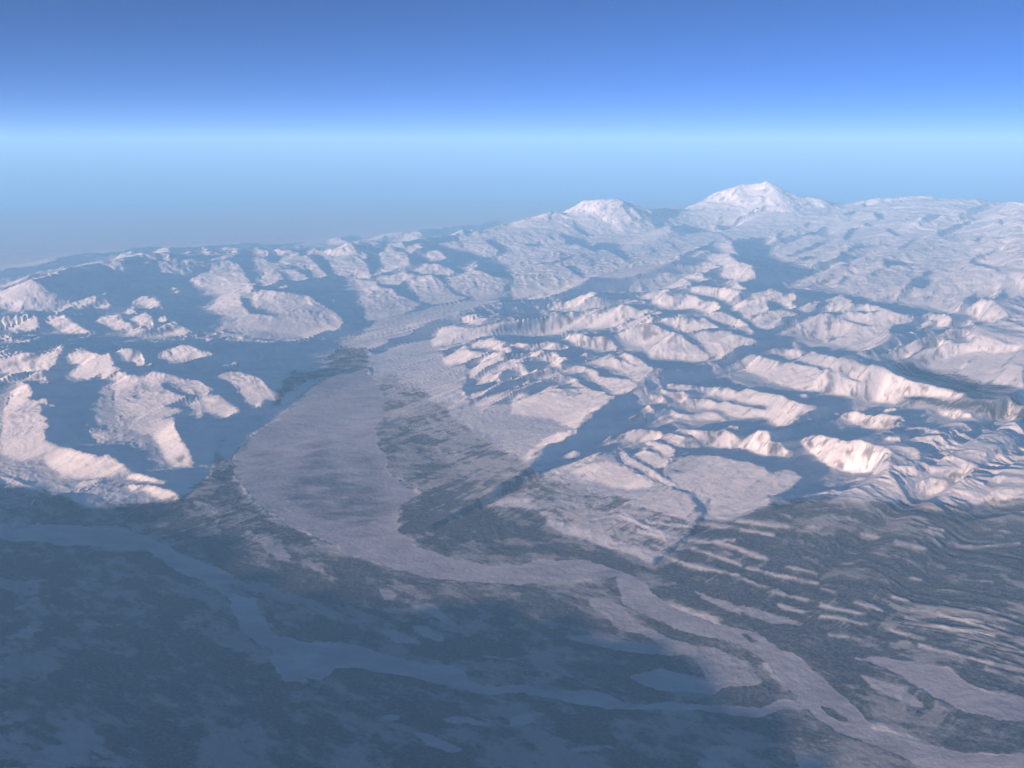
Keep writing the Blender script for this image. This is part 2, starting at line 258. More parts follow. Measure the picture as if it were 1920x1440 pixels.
DARK = [
 X((452,558),(468,560),(480,575),(500,578),(515,585),(520,592),(480,590),(465,588),(456,570)),
 A((1450,300),(1480,330),(1420,330),(1350,345),(1380,325)), A((1250,240),(1290,270),(1320,320),(1340,330),(1300,330),(1260,280)),
 B((700,190),(760,225),(830,265),(790,262),(740,225)), B((1040,490),(1120,590),(1160,640),(1090,560)),
 B((150,335),(300,320),(400,340),(460,400),(400,400),(310,345),(240,345)),
 Cc((340,535),(420,570),(560,600),(600,650),(700,610),(820,645),(870,710),(900,790),(850,745),(760,700),(690,665),(620,685),(540,665),(490,635),(420,640),(380,590)),
 Cc((430,440),(520,520),(620,570),(560,575),(490,525)), Cc((90,625),(150,620),(250,632),(160,650),(100,648)), Cc((250,540),(330,590),(290,590)), Cc((330,650),(415,722),(380,715)),
 Cc((400,800),(470,792),(540,845),(560,905),(470,845)), Cc((510,700),(560,715),(640,805),(590,775)), Cc((160,775),(300,760),(420,725),(490,705),(430,750),(300,780)),
 Cc((1160,570),(1200,538),(1320,530),(1480,500),(1560,520),(1480,545),(1330,545),(1220,550)),
 Cc((930,420),(1010,480),(1100,510),(1000,490)), Cc((1000,620),(1080,690),(1130,740),(1060,690)), Cc((1140,600),(1220,620),(1280,710),(1200,640)),
 Cc((1500,470),(1640,445),(1800,395),(1920,335),(1920,375),(1800,435),(1680,485),(1580,525)), Cc((1520,430),(1600,370),(1650,335),(1610,385)), Cc((1420,330),(1550,250),(1500,300)), Cc((1740,200),(1800,165),(1850,160),(1790,185)),
 D((0,335),(100,295),(190,248),(150,300),(60,355),(0,385)), D((40,590),(250,550),(380,530),(430,500),(475,575),(300,580),(200,620),(60,665),(180,605)),
 D((100,720),(330,635),(490,595),(380,655),(200,725)), D((180,770),(300,720),(450,715),(400,745),(260,765)), D((270,500),(300,460),(335,480),(290,512)), D((190,520),(260,500),(210,540)), D((0,640),(120,600),(200,570),(130,620),(0,680)),
 D((570,590),(610,510),(700,500),(640,560),(600,612)), D((590,660),(660,630),(840,622),(935,650),(820,648),(700,668)), D((560,780),(540,690),(600,660),(620,710),(700,690),(780,745),(680,740),(600,800)),
 D((870,520),(900,508),(1010,565),(960,575)), D((560,410),(620,375),(710,370),(620,415)), D((700,330),(790,305),(805,330),(740,352)), D((780,380),(890,420),(870,445),(800,432)), D((720,480),(795,468),(770,498)),
 D((1140,460),(1200,400),(1300,430),(1420,390),(1450,360),(1540,370),(1620,330),(1640,380),(1500,430),(1400,440),(1330,470),(1200,470)), D((1730,430),(1770,450),(1760,500),(1730,490)),
 D((980,660),(1100,588),(1135,592),(1040,655)), D((1000,1000),(1040,930),(1130,870),(1200,820),(1240,850),(1180,880),(1240,900),(1200,960),(1100,960),(1040,1020)), D((1160,1040),(1285,968),(1240,1015),(1190,1055)),
 D((860,740),(950,745),(1135,780),(940,795),(890,825)), D((1500,770),(1600,700),(1700,680),(1790,690),(1640,735),(1580,765),(1700,785),(1920,795),(1920,825),(1700,820),(1560,795)),
 D((1300,595),(1420,545),(1380,585)), D((1240,545),(1420,480),(1570,438),(1500,495),(1300,572)), D((1330,1040),(1430,925),(1400,985)), D((1110,668),(1260,642),(1180,672)),
 D((560,870),(640,860),(560,930),(520,960)), D((740,860),(800,830),(870,800),(800,870)), D((1500,600),(1640,570),(1580,620)), D((1640,600),(1860,540),(1760,600)), D((1420,820),(1480,790),(1450,830)), D((1620,940),(1700,920),(1680,950)), D((60,560),(150,530),(80,585)),
 D((480,1165),(600,1185),(740,1215),(810,1252),(700,1242),(560,1195)), D((440,1362),(480,1305),(565,1298),(500,1345)), D((560,1130),(680,1120),(780,1150),(870,1105),(790,1168),(640,1150)),
 H((1590,108),(1700,128),(1900,180),(1780,175)), H((1360,392),(1500,315),(1605,265),(1480,355)), H((1780,298),(1920,325),(1920,348)),
 H((240,955),(350,900),(330,945)), H((330,975),(425,915),(400,965)), H((440,1015),(530,915),(500,985)), H((700,935),(800,970),(925,1025),(820,1005)),
 H((430,385),(480,385),(640,450),(760,490),(700,490),(540,425)), H((900,1060),(930,1000),(1000,1200),(920,1150)),
 G((880,1095),(960,1130),(1060,1190),(1180,1250),(1290,1270),(1400,1330),(1460,1400),(1430,1440),(1390,1400),(1340,1320),(1240,1280),(1140,1250),(1040,1200),(940,1150)),
 G((910,1010),(980,1055),(1060,1100),(1140,1160),(1200,1230),(1240,1255),(1180,1230),(1080,1150),(980,1095)), G((1140,1120),(1220,1040),(1180,1110)), G((1030,960),(1110,1005),(1180,1050),(1110,1025)), G((1180,1130),(1260,1140),(1300,1160),(1230,1155)),
 G((500,1170),(640,1110),(560,1160),(480,1190)), G((300,1190),(420,1220),(480,1190),(420,1230)),
 X((1090,800),(1040,835),(1000,868),(985,885),(960,900),(900,945),(850,965),(800,990),(860,975),(920,950),(985,915),(1010,885),(1060,850),(1110,815)),
 X((1335,935),(1322,945),(1312,975),(1290,1005),(1255,1030),(1220,1055),(1230,1058),(1265,1040),(1300,1010),(1322,980),(1330,955)),
 G((880,1440),(930,1430),(1000,1400),(1010,1420)),
]
STRIPS = [P(1280, 960, 3, p) for p in (
 [(50,205),(180,240),(340,300)], [(180,170),(300,205),(480,265)], [(360,310),(520,345),(680,385),(760,405)], [(0,285),(200,330),(330,365)], [(350,385),(490,430)],
 [(500,455),(600,470),(710,495)], [(540,520),(700,570)], [(770,525),(900,545),(1040,575)], [(770,580),(900,600),(1050,635)], [(780,435),(880,460)],
 [(1280,545),(1500,590),(1700,635),(1830,660)], [(1250,600),(1500,660),(1760,700)], [(1130,655),(1250,685),(1360,710)], [(1320,740),(1500,790),(1760,850)],
 [(1190,165),(1280,190),(1380,210)], [(1500,165),(1560,190),(1640,195),(1900,180)], [(580,300),(760,350)], [(960,500),(1130,560)], [(0,150),(120,170),(300,160)], [(700,80),(780,90)],
 [(-350,20),(-250,60),(-100,120),(0,150)], [(-330,0),(-240,60),(-80,160)], [(-250,100),(-150,130),(-60,130)], [(-120,240),(0,285)], [(-200,50),(-60,75),(60,80)], [(60,60),(300,90),(520,130)],
 [(200,30),(420,60),(600,90)], [(1180,480),(1280,500)], [(1270,380),(1360,385)], [(1000,120),(1100,140)], [(820,690),(930,700)], [(1380,90),(1480,110)])]
RIVERS = [
 X((690,690),(640,700),(600,715),(560,745),(530,780),(480,810),(445,850),(440,880),(455,910),(490,950),(540,985),(600,1015),(680,1045),(740,1070),(800,1085),(850,1088),(930,1093),(980,1097),(1040,1090),(1100,1083),(1155,1085),(1162,1110),(1175,1135),(1220,1160),(1280,1185),(1340,1195),(1400,1215),(1440,1245),(1480,1290),(1510,1320),(1530,1345),(1570,1370),(1620,1395),(1700,1425),(1760,1450),(1990,1450),(1990,1418),(1920,1415),(1850,1412),(1780,1405),(1700,1385),(1650,1372),(1630,1355),(1600,1320),(1560,1285),(1530,1265),(1510,1240),(1490,1230),(1450,1215),(1420,1190),(1380,1178),(1340,1172),(1280,1150),(1240,1125),(1215,1105),(1190,1085),(1175,1075),(1130,1062),(1090,1050),(1040,1052),(970,1058),(900,1058),(850,1048),(800,1030),(770,1015),(745,990),(742,960),(755,940),(790,930),(760,910),(735,885),(715,840),(703,810),(715,785),(725,765),(715,735),(700,710)),
 X((-80,970),(0,975),(100,985),(240,992),(300,1020),(340,1035),(400,1060),(450,1085),(480,1120),(490,1150),(520,1190),(560,1200),(620,1205),(680,1215),(740,1230),(800,1245),(850,1250),(890,1270),(920,1290),(980,1288),(1040,1295),(1110,1297),(1150,1310),(1200,1320),(1260,1318),(1300,1325),(1360,1320),(1420,1330),(1470,1310),(1510,1315),(1520,1330),(1470,1330),(1420,1345),(1350,1335),(1300,1335),(1220,1330),(1140,1328),(1060,1315),(980,1302),(900,1305),(860,1290),(800,1275),(740,1265),(680,1255),(630,1255),(600,1280),(560,1270),(520,1240),(505,1215),(450,1180),(440,1130),(380,1090),(340,1080),(310,1050),(280,1035),(200,1030),(100,1020),(0,1010),(-80,1005)),
 X((1590,1230),(1640,1235),(1700,1245),(1780,1255),(1830,1290),(1870,1300),(1920,1310),(1990,1320),(1990,1360),(1920,1350),(1860,1345),(1810,1335),(1780,1320),(1720,1290),(1660,1255)),
]
ISLES = [X((1542,1322),(1560,1325),(1590,1345),(1600,1360),(1570,1350),(1550,1338)), X((872,1262),(900,1262),(912,1275),(905,1288),(880,1280)), X((1385,1186),(1400,1190),(1420,1205),(1400,1202)), X((480,1115),(500,1110),(470,1120),(440,1112),(400,1095),(455,1098))]
# bare pale openings on the forested lowland: outline and how much of the trees they clear
PALE = [
 (X((0,1085),(140,1090),(240,1110),(290,1130),(300,1160),(200,1180),(90,1195),(0,1200)), .24),
 (X((1050,1195),(1120,1188),(1200,1203),(1290,1228),(1180,1222)), .7), (X((1180,1270),(1240,1250),(1300,1270),(1360,1292),(1340,1302),(1240,1296)), .7),
 (X((1100,1125),(1160,1130),(1200,1170),(1260,1200),(1340,1215),(1400,1240),(1440,1285),(1340,1290),(1310,1240),(1230,1205),(1150,1175)), .62),
 (X((700,1100),(735,1110),(750,1130),(715,1125)), .6), (X((770,1130),(815,1135),(865,1175),(850,1175),(800,1150)), .65), (X((760,1170),(800,1175),(850,1205),(820,1205)), .6), (X((700,1180),(780,1190),(810,1210),(740,1205)), .5),
 (X((560,1040),(640,1080),(700,1110),(640,1100),(580,1070)), .45), (X((850,1232),(930,1230),(1000,1235),(960,1240)), .6), (X((820,1348),(880,1345),(960,1360),(900,1365),(840,1358)), .55), (X((760,1370),(800,1375),(880,1410),(850,1415),(790,1392)), .55),
 (X((950,1345),(1000,1330),(1010,1350),(960,1365)), .5), (X((980,1260),(1030,1250),(1060,1270),(1000,1280)), .4), (X((1060,1400),(1200,1395),(1190,1405),(1080,1412)), .5), 
 (X((1290,1415),(1340,1398),(1390,1400),(1420,1425),(1380,1445),(1320,1440)), .3), (X((1470,1380),(1560,1400),(1650,1440),(1500,1440)), .35), (X((1700,1140),(1760,1250),(1700,1240),(1640,1230)), .2),
 (X((1280,1105),(1360,1125),(1480,1160),(1540,1185),(1440,1170),(1340,1140)), .5), (X((640,1330),(760,1340),(740,1350),(660,1345)), .35), (X((0,1020),(60,1030),(0,1040)), .3),
 (X((1560,1330),(1640,1350),(1740,1370),(1840,1390),(1740,1385),(1640,1365)), .3), (X((1610,1260),(1690,1290),(1740,1330),(1700,1320),(1640,1290)), .5),
 (X((600,1215),(660,1230),(720,1250),(640,1240)), .3), (X((500,1225),(560,1250),(580,1290),(540,1280)), .6), (X((560,1000),(640,1040),(645,1046),(600,1030)), .5),
 (X((520,1340),(600,1350),(700,1400),(600,1390)), .25), (X((-80,1330),(160,1340),(240,1440),(-80,1440)), .35), (X((440,980),(490,1000),(560,1050),(520,1050),(470,1010)), .45), (X((360,940),(400,950),(420,965),(380,965)), .8),
]
WOODS = [   # forest and brush, and how dense
 (X((0,1000),(200,940),(340,945),(400,920),(435,890),(455,920),(500,965),(600,1020),(740,1072),(860,1090),(980,1098),(1155,1085),(1165,1120),(1220,1160),(1400,1215),(1530,1345),(1620,1395),(1760,1450),(-80,1450),(-80,1010)), .66),
 (X((755,945),(800,930),(890,948),(985,955),(1060,1000),(1240,1060),(1220,1000),(1330,990),(1450,940),(1600,940),(1700,970),(1800,990),(1990,990),(1990,1420),(1780,1405),(1630,1355),(1510,1240),(1380,1178),(1240,1125),(1175,1075),(1090,1050),(900,1058),(800,1030),(745,990)), .72),
 (X((755,945),(800,930),(900,945),(940,955),(960,975),(1020,1000),(1060,1040),(900,1040),(820,1030),(775,1010),(745,980)), .82),
 (X((703,700),(740,700),(780,720),(830,760),(880,800),(960,850),(1000,875),(1020,905),(980,940),(900,950),(800,932),(735,885),(703,810),(725,765)), .46),
 (X((703,800),(760,790),(800,830),(850,880),(890,910),(930,930),(880,945),(800,932),(735,885)), .55),
 (X((410,830),(450,800),(520,760),(570,720),(640,695),(700,685),(690,650),(640,650),(600,690),(540,700),(520,745),(440,810),(400,850),(400,900),(440,910)), .62),
 (X((980,900),(1060,900),(1320,985),(1260,1050),(1100,1000),(1000,960)), .40),
 (H((840,300),(1100,330),(1380,410),(1600,470),(1920,520),(1920,760),(1500,700),(1100,640),(700,600),(1000,560),(1300,600),(1500,590),(1100,440)), .5),
 (X((1300,970),(1400,985),(1600,1000),(1990,985),(1990,1240),(1700,1220),(1400,1150),(1240,1110),(1200,1075),(1300,1020)), .82),
 (X((-80,900),(0,905),(120,925),(200,965),(340,930),(400,890),(430,850),(450,880),(430,930),(340,950),(200,1000),(-80,1020)), .6),
 (X((1500,930),(1700,940),(1990,930),(1990,1010),(1700,1010),(1500,990)), .55),
]
CREEKS = [X((790,1000),(815,985),(850,970),(900,955),(940,940),(985,915)), X((860,1045),(940,1042),(1040,1040),(1090,1048)), X((745,985),(742,960)), X((570,1000),(610,1020),(640,1040)), X((1000,1240),(1005,1200),(1010,1160)), X((735,890),(760,915),(790,930)), X((1150,1055),(1185,1085),(1200,1098))]

def fill(img, poly, val):
    hh, ww = img.shape
    p = np.array(poly, float)
    x0 = max(int(p[:, 0].min()), -PADX); x1 = min(int(p[:, 0].max()) + 2, ww - PADX)
    y0 = max(int(p[:, 1].min()), 0); y1 = min(int(p[:, 1].max()) + 2, hh)
    if x1 <= x0 or y1 <= y0: return
    xs = np.arange(x0, x1) + .5
    ys = np.arange(y0, y1) + .5
    ins = np.zeros((len(ys), len(xs)), bool)
    for (ax, ay), (bx, by) in zip(p, np.roll(p, -1, 0)):
        if ay == by: continue
        rows = np.where((ys >= min(ay, by)) & (ys < max(ay, by)))[0]
        if len(rows) == 0: continue
        xc = ax + (ys[rows] - ay) * (bx - ax) / (by - ay)
        ins[rows] ^= xs[None, :] < xc[:, None]
    sub = img[y0:y1, x0 + PADX:x1 + PADX]
    sub[ins] = val

def stroke(img, pts, wid, val):
    for (ax, ay), (bx, by) in zip(pts[:-1], pts[1:]):
        L = math.hypot(bx - ax, by - ay) + 1e-6; nx, ny = -(by - ay) / L * wid / 2, (bx - ax) / L * wid / 2
        fill(img, [(ax + nx, ay + ny), (bx + nx, by + ny), (bx - nx, by - ny), (ax - nx, ay - ny)], val)

PADX = 100
SH = (1460, 1920 + 2 * PADX)
cls = np.zeros(SH, np.float32)                # 0 shade, 1 level, 2 slope towards the sun
for p in FLAT: fill(cls, p, 1)
for p in DARK0: fill(cls, p, 0)
for p in LIT: fill(cls, p, 2)
for p in DARK: fill(cls, p, 0)
strip = np.zeros(SH, np.float32)
for s in STRIPS: stroke(strip, s, 4.5, 1)
wood = np.zeros(SH, np.float32)
ice = np.zeros(SH, np.float32)
for p, v in WOODS: fill(wood, p, v)
pale = np.zeros(SH, np.float32)
for p, v in PALE:
    fill(pale, p, min(1, v * 1.35))
for s in CREEKS: stroke(wood, s, 3, .25)
riv = np.zeros(SH, np.float32)
for i, p in enumerate(RIVERS): fill(riv, p, i + 1)
for p in ISLES: fill(riv, p, 0)
ice = (riv > 0).astype(np.float32)
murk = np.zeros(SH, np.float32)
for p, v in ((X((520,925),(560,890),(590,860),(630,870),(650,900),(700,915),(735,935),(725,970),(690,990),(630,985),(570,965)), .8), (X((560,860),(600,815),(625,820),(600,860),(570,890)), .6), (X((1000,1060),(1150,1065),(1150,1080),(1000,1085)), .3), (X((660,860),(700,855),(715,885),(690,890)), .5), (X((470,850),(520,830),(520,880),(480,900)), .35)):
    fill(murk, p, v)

def blur(a, r):
    if r < 1: return a
    for ax in (0, 1):
        pad = [(0, 0), (0, 0)]; pad[ax] = (r + 1, r)
        c = np.cumsum(np.pad(a, pad, mode='edge'), axis=ax, dtype=np.float64)
        n = a.shape[ax]
        a = (np.take(c, range(2 * r + 1, 2 * r + 1 + n), ax) - np.take(c, range(0, n), ax)) / (2 * r + 1)
    return a.astype(np.float32)
brush = np.zeros(SH, np.float32); fill(brush, WOODS[0][0], .33); wood = np.maximum(wood, brush)
wood[riv > 0] = .6
for p in ISLES: fill(wood, p, .85)
wood = blur(blur(wood, 6), 6)
strip = blur(blur(strip, 2), 2)
ice = blur(blur(ice, 2), 2)
pale = blur(blur(pale, 4), 4)
murk = blur(blur(murk, 9), 9)

def look(img, u, v, nearest=True):
    # land beyond the survey repeats it mirrored
    x = np.where(u < -PADX + 1, -2 * PADX - u + 2, u)
    x = np.where(x > 1918 + PADX, 2 * (1918 + PADX) - x, x)
    x = np.clip(x + PADX, 0, SH[1] - 1.01)
    y = np.clip(np.where(v > 1438, 2876 - v, v), 0, SH[0] - 1.01)
    if nearest: return img[y.astype(np.int32), x.astype(np.int32)]
    xi = x.astype(np.int32); yi = y.astype(np.int32); fx = x - xi; fy = y - yi
    return (img[yi, xi] * (1 - fx) + img[yi, xi + 1] * fx) * (1 - fy) + (img[yi + 1, xi] * (1 - fx) + img[yi + 1, xi + 1] * fx) * fy

# ------------------------------------------------------------------ broad heights
SKYL = [(-500,640,50),(-250,590,56),(-80,560,60),(50,522,66),(130,500,70),(200,488,72),(250,478,74),(300,472,75),(350,478,77),(470,470,80),(540,472,80),(600,468,80),(640,464,80),(660,452,81),(680,462,82),(750,452,84),(860,437,93),(900,432,95),(960,415,99),(1000,405,101),(1030,397,102),(1068,401,103),(1100,376,105),(1125,373,105),(1160,371,106),(1190,382,107),(1220,392,108),(1250,389,116),(1290,397,120),(1330,366,122),(1370,350,122),(1400,345,122),(1440,338,122),(1480,358,122),(1500,367,122),(1540,372,123),(1580,385,125),(1640,371,128),(1730,366,131),(1800,373,133),(1900,378,136),(2100,380,140),(2500,385,145)]
CTRL = [(100,600,1.2),(300,600,1.2),(100,750,1.4),(280,750,1.3),(520,590,1.4),(450,720,1.0),(600,800,.2),(500,930,.2),(900,1070,.2),(620,680,.3),(700,630,.4),(800,590,.5),(900,565,.6),(1000,550,.8),(1200,480,1.1),
 (900,720,.9),(1000,680,1.2),(1000,800,.9),(850,850,.5),(1150,760,.8),(1100,650,1.3),(1300,600,1.6),(1300,740,1.1),(1200,840,.9),(1150,900,.9),(1300,900,.8),(1500,700,1.3),(1600,600,1.6),(1500,520,2.2),(1400,470,1.9),(1150,440,1.9),(1050,480,1.7),
 (1700,470,2.6),(1850,500,2.2),(1800,620,1.4),(1900,750,.9),(1700,850,.8),(1850,900,.7),(1500,950,.6),(1200,1000,.5),(1500,1100,.35),(1800,1150,.35),(1900,1300,.2),(1400,1400,.2),(800,1400,.2),(300,1400,.2),(100,1100,.2),(300,1010,.22),(150,930,.5),
 (700,530,1.2),(850,520,1.3),(600,505,1.5),(450,520,1.6),(150,540,1.2),(750,480,1.6),(950,480,1.4),(900,1300,.2),(1300,1060,.35),(780,980,.22),(740,760,.45),(1430,410,3.1),(1560,430,2.5),(1280,430,2.0),(-300,700,1.4),(-200,1000,.3),(2200,800,1.),(2100,1100,.4),(2300,550,2.2),(-300,1300,.2),(2200,1400,.2)]
pts = [(p[0], p[1], p[2] - (.9 if 1050 <= c[0] <= 1580 else .3)) for c in SKYL for p in [pix_d(*c)]] + [pix_h(*c) for c in CTRL]
for (u, v, d) in SKYL:                        # the land falls away behind the crest line
    x, y, h = pix_d(u, v, d)
    for dd, hh in ((14 + 6 * (h > 4), .9), (60, .4), (160, .2)):
        k = (d + dd) / d
        pts.append((x * k, y * k, hh if u < 1000 else hh * 1.6))
pts += [(0, 2, .2), (-10, 4, .2), (10, 4, .2), (-30, -10, .3), (30, -10, .3), (-60, 20, .8), (60, 20, .8)]
pts = np.array(pts)
def kern(r): return np.sqrt(r * r + 4.0)
K = kern(np.hypot(pts[:, None, 0] - pts[None, :, 0], pts[:, None, 1] - pts[None, :, 1])) + np.eye(len(pts)) * -0.02
wts = np.linalg.solve(np.block([[K, np.ones((len(pts), 1))], [np.ones((1, len(pts))), np.zeros((1, 1))]]), np.r_[pts[:, 2], 0])
def broad(x, y):
    o = np.full(x.shape, wts[-1])
    for i in range(len(pts)):
        o += wts[i] * kern(np.hypot(x - pts[i, 0], y - pts[i, 1]))
    return np.clip(o, 0.1, 8)
BS = 2.0
bx = np.arange(-260, 262, BS); by = np.arange(-60, 402, BS)
BX, BY = np.meshgrid(bx, by)
BROAD = broad(BX, BY).astype(np.float32)
def bil(img, fx, fy):
    fx = np.clip(fx, 0, img.shape[1] - 1.001); fy = np.clip(fy, 0, img.shape[0] - 1.001)
    xi = fx.astype(np.int32); yi = fy.astype(np.int32); a = (fx - xi).astype(np.float32); b = (fy - yi).astype(np.float32)
    return (img[yi, xi] * (1 - a) + img[yi, xi + 1] * a) * (1 - b) + (img[yi + 1, xi] * (1 - a) + img[yi + 1, xi + 1] * a) * b
def base0(x, y): return bil(BROAD, (x - bx[0]) / BS, (y - by[0]) / BS)
CREST = np.array([pix_d(*c) for c in SKYL if 40 < c[0] < 2200])
CREST_U = [c[0] for c in SKYL if 40 < c[0] < 2200]
def crest(x, y):
    """the high crest line: steep faces that fall from it on both sides"""
    wx = fbm(x / 3.5, y / 3.5, 4) ; wy = fbm(x / 3.5 + 21, y / 3.5 + 5, 4)
    best = np.full(x.shape, -9.0)
    for i in range(len(CREST) - 1):
        a, b_ = CREST[i], CREST[i + 1]
        big = 1020 <= CREST_U[i] <= 1580
        xx = x + wx * (.9 if big else .7); yy = y + wy * (.9 if big else .7)
        L2 = (b_[0] - a[0]) ** 2 + (b_[1] - a[1]) ** 2
        tt = np.clip(((xx - a[0]) * (b_[0] - a[0]) + (yy - a[1]) * (b_[1] - a[1])) / L2, 0, 1)
        d_ = np.hypot(xx - a[0] - tt * (b_[0] - a[0]), yy - a[1] - tt * (b_[1] - a[1]))
        k_ = .60 if big else .42
        best = np.maximum(best, a[2] + tt * (b_[2] - a[2]) - k_ * d_ ** .95 - .02 * (d_ > 0))
    return best
ADDED_CREST = []  # crest of an added unseen range, set sunward of the wanted shadow edge
for (u_, v_, L_) in ((-300, 840, 13), (60, 900, 13), (300, 935, 14), (430, 935, 15), (520, 1005, 15), (660, 1075, 15), (860, 1112, 15), (1080, 1095, 15.5), (1250, 1108, 16), (1420, 1195, 16.5), (1550, 1262, 17), (1680, 1365, 17.5), (1950, 1430, 18)):
    p_ = pix_h(u_, v_, .2)
    ADDED_CREST.append((p_[0] - L_ * .707, p_[1] - L_ * .707, .2 + (L_ - .3) * TAN))
def added_range(x, y):
    """an unseen range, added and shaped to keep the sun off the near plain"""
    xx = x + fbm(x / 2, y / 2, 5) * .5; yy = y + fbm(x / 2 + 9, y / 2, 5) * .5
    best = np.full(x.shape, -9.0)
    ln = ADDED_CREST
    for a, b_ in zip(ln[:-1], ln[1:]):
        L2 = (b_[0] - a[0]) ** 2 + (b_[1] - a[1]) ** 2
        tt = np.clip(((xx - a[0]) * (b_[0] - a[0]) + (yy - a[1]) * (b_[1] - a[1])) / L2, 0, 1)
        d_ = np.hypot(xx - a[0] - tt * (b_[0] - a[0]), yy - a[1] - tt * (b_[1] - a[1]))
        best = np.maximum(best, a[2] + tt * (b_[2] - a[2]) - .50 * d_)
    return best + .14 * fbm(x / 1.3 + 5, y / 1.3, 5, .65)
def base(x, y):
    return np.maximum(np.maximum(base0(x, y), crest(x, y)), added_range(x, y))

# ------------------------------------------------------------------ relief that agrees with the sun
SX, SY = math.sin(SUN_AZ), math.cos(SUN_AZ)
def solve(corners, ds, h0fun, outer=8, inner=12, WD=800., WF=5., WL=1.2, c=.012, LAM=.05, QL=.29, QH=.6, WH=.6):
    cs = np.array(corners)
    s_ = cs[:, 0] * SX + cs[:, 1] * SY; t_ = cs[:, 0] * SY - cs[:, 1] * SX
    s = np.arange(s_.min(), s_.max(), ds); t = np.arange(t_.min(), t_.max(), ds)
    S, T = np.meshgrid(s, t, indexing='ij')                   # lines run down axis 0
    Xg = S * SX + T * SY; Yg = S * SY - T * SX
    dist = np.hypot(Xg, Yg); drop = dist ** 2 / (2 * R_E)
    Hb = h0fun(Xg, Yg)
    lift = S * TAN - drop
    Gb = Hb + lift
    Gf = Gb.copy(); h = Hb.copy()
    ok = (Yg > 12) & (np.abs(Xg) < Yg * .95 + 4) & (dist < 150)
    wu = fbm(Xg / 1.1, Yg / 1.1, 4) * 5.0; wv = fbm(Xg / 1.1 + 50, Yg / 1.1 + 31, 4) * 3.5
    # sight lines: bearings and distances used to find what the crests hide
    tb = np.linspace(-.9, .9, 900); ry = np.concatenate([np.arange(9, 60, ds), np.arange(60, 155, max(ds, .2))])
    TB, RY = np.meshgrid(tb, ry); PX = TB * RY
    pS = PX * SX + RY * SY; pT = PX * SY - RY * SX
    pf = ((pT - t[0]) / ds, (pS - s[0]) / ds); pd = (PX ** 2 + RY ** 2) / (2 * R_E)
    inside = (pS > s[0]) & (pS < s[-1]) & (pT > t[0]) & (pT < t[-1])
    gx = (Xg / np.maximum(Yg, 5) - tb[0]) / (tb[1] - tb[0]); gy = np.interp(Yg, ry, np.arange(len(ry)))
    n = Gf.shape[0]
    for it in range(outer):
        u, v = project(Xg, Yg, h - drop)
        hv = bil(h, *pf)
        pu, pv_ = project(PX, RY, hv - pd)
        pv_ = np.where(inside, pv_, 5000)
        near = np.minimum.accumulate(pv_, axis=0)
        hid = v > bil(near, gx, gy) + 1.5
        m = look(cls, u + wu, v + wv)
        m = np.where(hid & (m > .5), -1, m)
        m = np.where(ok, m, 1.0)
        # slopes towards the sun must make up for what the shaded stretches fall
        rr = int(5 / ds)
        lf = blur(blur((m > 1.5).astype(np.float32), rr), rr); df = blur(blur(np.where(m > .5, 0, np.where(m < -.5, QH, 1)) * TAN, rr), rr)
        ql = TAN + np.clip(df / np.maximum(lf, .25), .13, QL)
        q = np.where(m > 1.5, ql, np.where(m > .5, TAN, np.where(m < -.5, (1 - QH) * TAN, 0.0)))
        wgt = np.where(m > 1.5, WL, np.where(m > .5, WF, np.where(m > -.5, WD, WH)))
        qe = .5 * (q[1:] + q[:-1]) * ds; we = np.minimum(wgt[1:], wgt[:-1])
        a = np.zeros_like(Gf); a[1:] = -we
        cc = np.zeros_like(Gf); cc[:-1] = -we
        lam = ds * ds * np.where((m > .5) & (m < 1.5), LAM * 6, LAM)
        dgn = lam + 2 * c - a - cc
        rb = lam * Gb
        rb[1:] += we * qe; rb[:-1] -= we * qe
        dT = np.diff(Gb, axis=1)
        rb[:, 1:] += c * dT; rb[:, :-1] -= c * dT
        cp = np.empty_like(Gf); den = np.empty_like(Gf)
        den[0] = dgn[0]; cp[0] = cc[0] / den[0]
        for i in range(1, n):
            den[i] = dgn[i] - a[i] * cp[i - 1]; cp[i] = cc[i] / den[i]
        for k in range(inner):
            r = rb.copy()
            r[:, 1:] += c * Gf[:, :-1]; r[:, 0] += c * Gf[:, 0]
            r[:, :-1] += c * Gf[:, 1:]; r[:, -1] += c * Gf[:, -1]
            r[0] /= den[0]
            for i in range(1, n):
                r[i] = (r[i] - a[i] * r[i - 1]) / den[i]
            for i in range(n - 2, -1, -1):
                r[i] -= cp[i] * r[i + 1]
            Gf = r
        dk = m < .5
        fa = np.zeros_like(Gf); fb = np.zeros_like(Gf)
        run = np.zeros(Gf.shape[1])
        for i in range(n):
            run = np.where(dk[i], run + ds, 0); fa[i] = run
        run = np.zeros(Gf.shape[1])
        for i in range(n - 1, -1, -1):
            run = np.where(dk[i], run + ds, 0); fb[i] = run
        dip = np.minimum(.13 * fa, .10 * fb)
        dip = .22 * (1 - np.exp(-dip / .22))
        Gm = np.maximum.accumulate(Gf, axis=0)
        hn = np.where(dk, np.minimum(Gf, Gm), Gm) - dip - lift
        lim = np.where(dist > 60, 1.3, .85) * (.5 + .5 * smooth(Hb, .15, .9))
        hn = Hb + lim * np.tanh((hn - Hb) / lim)
        if it == outer - 1: hn = .7 * hn + .3 * blur(hn, 1)
        dh = float(np.abs(hn - h)[ok].mean())
        h = hn if it in (0, outer - 1) else .6 * hn + .4 * h
    return dict(h=h.astype(np.float32), s0=s[0], t0=t[0], ds=ds, m=m.astype(np.float32), dip=dip.astype(np.float32), hid=hid, dh=dh, Hb=Hb)

def samp(gr, x, y, key='h'):
    S = x * SX + y * SY; T = x * SY - y * SX
    return bil(gr[key], (T - gr['t0']) / gr['ds'], (S - gr['s0']) / gr['ds'])

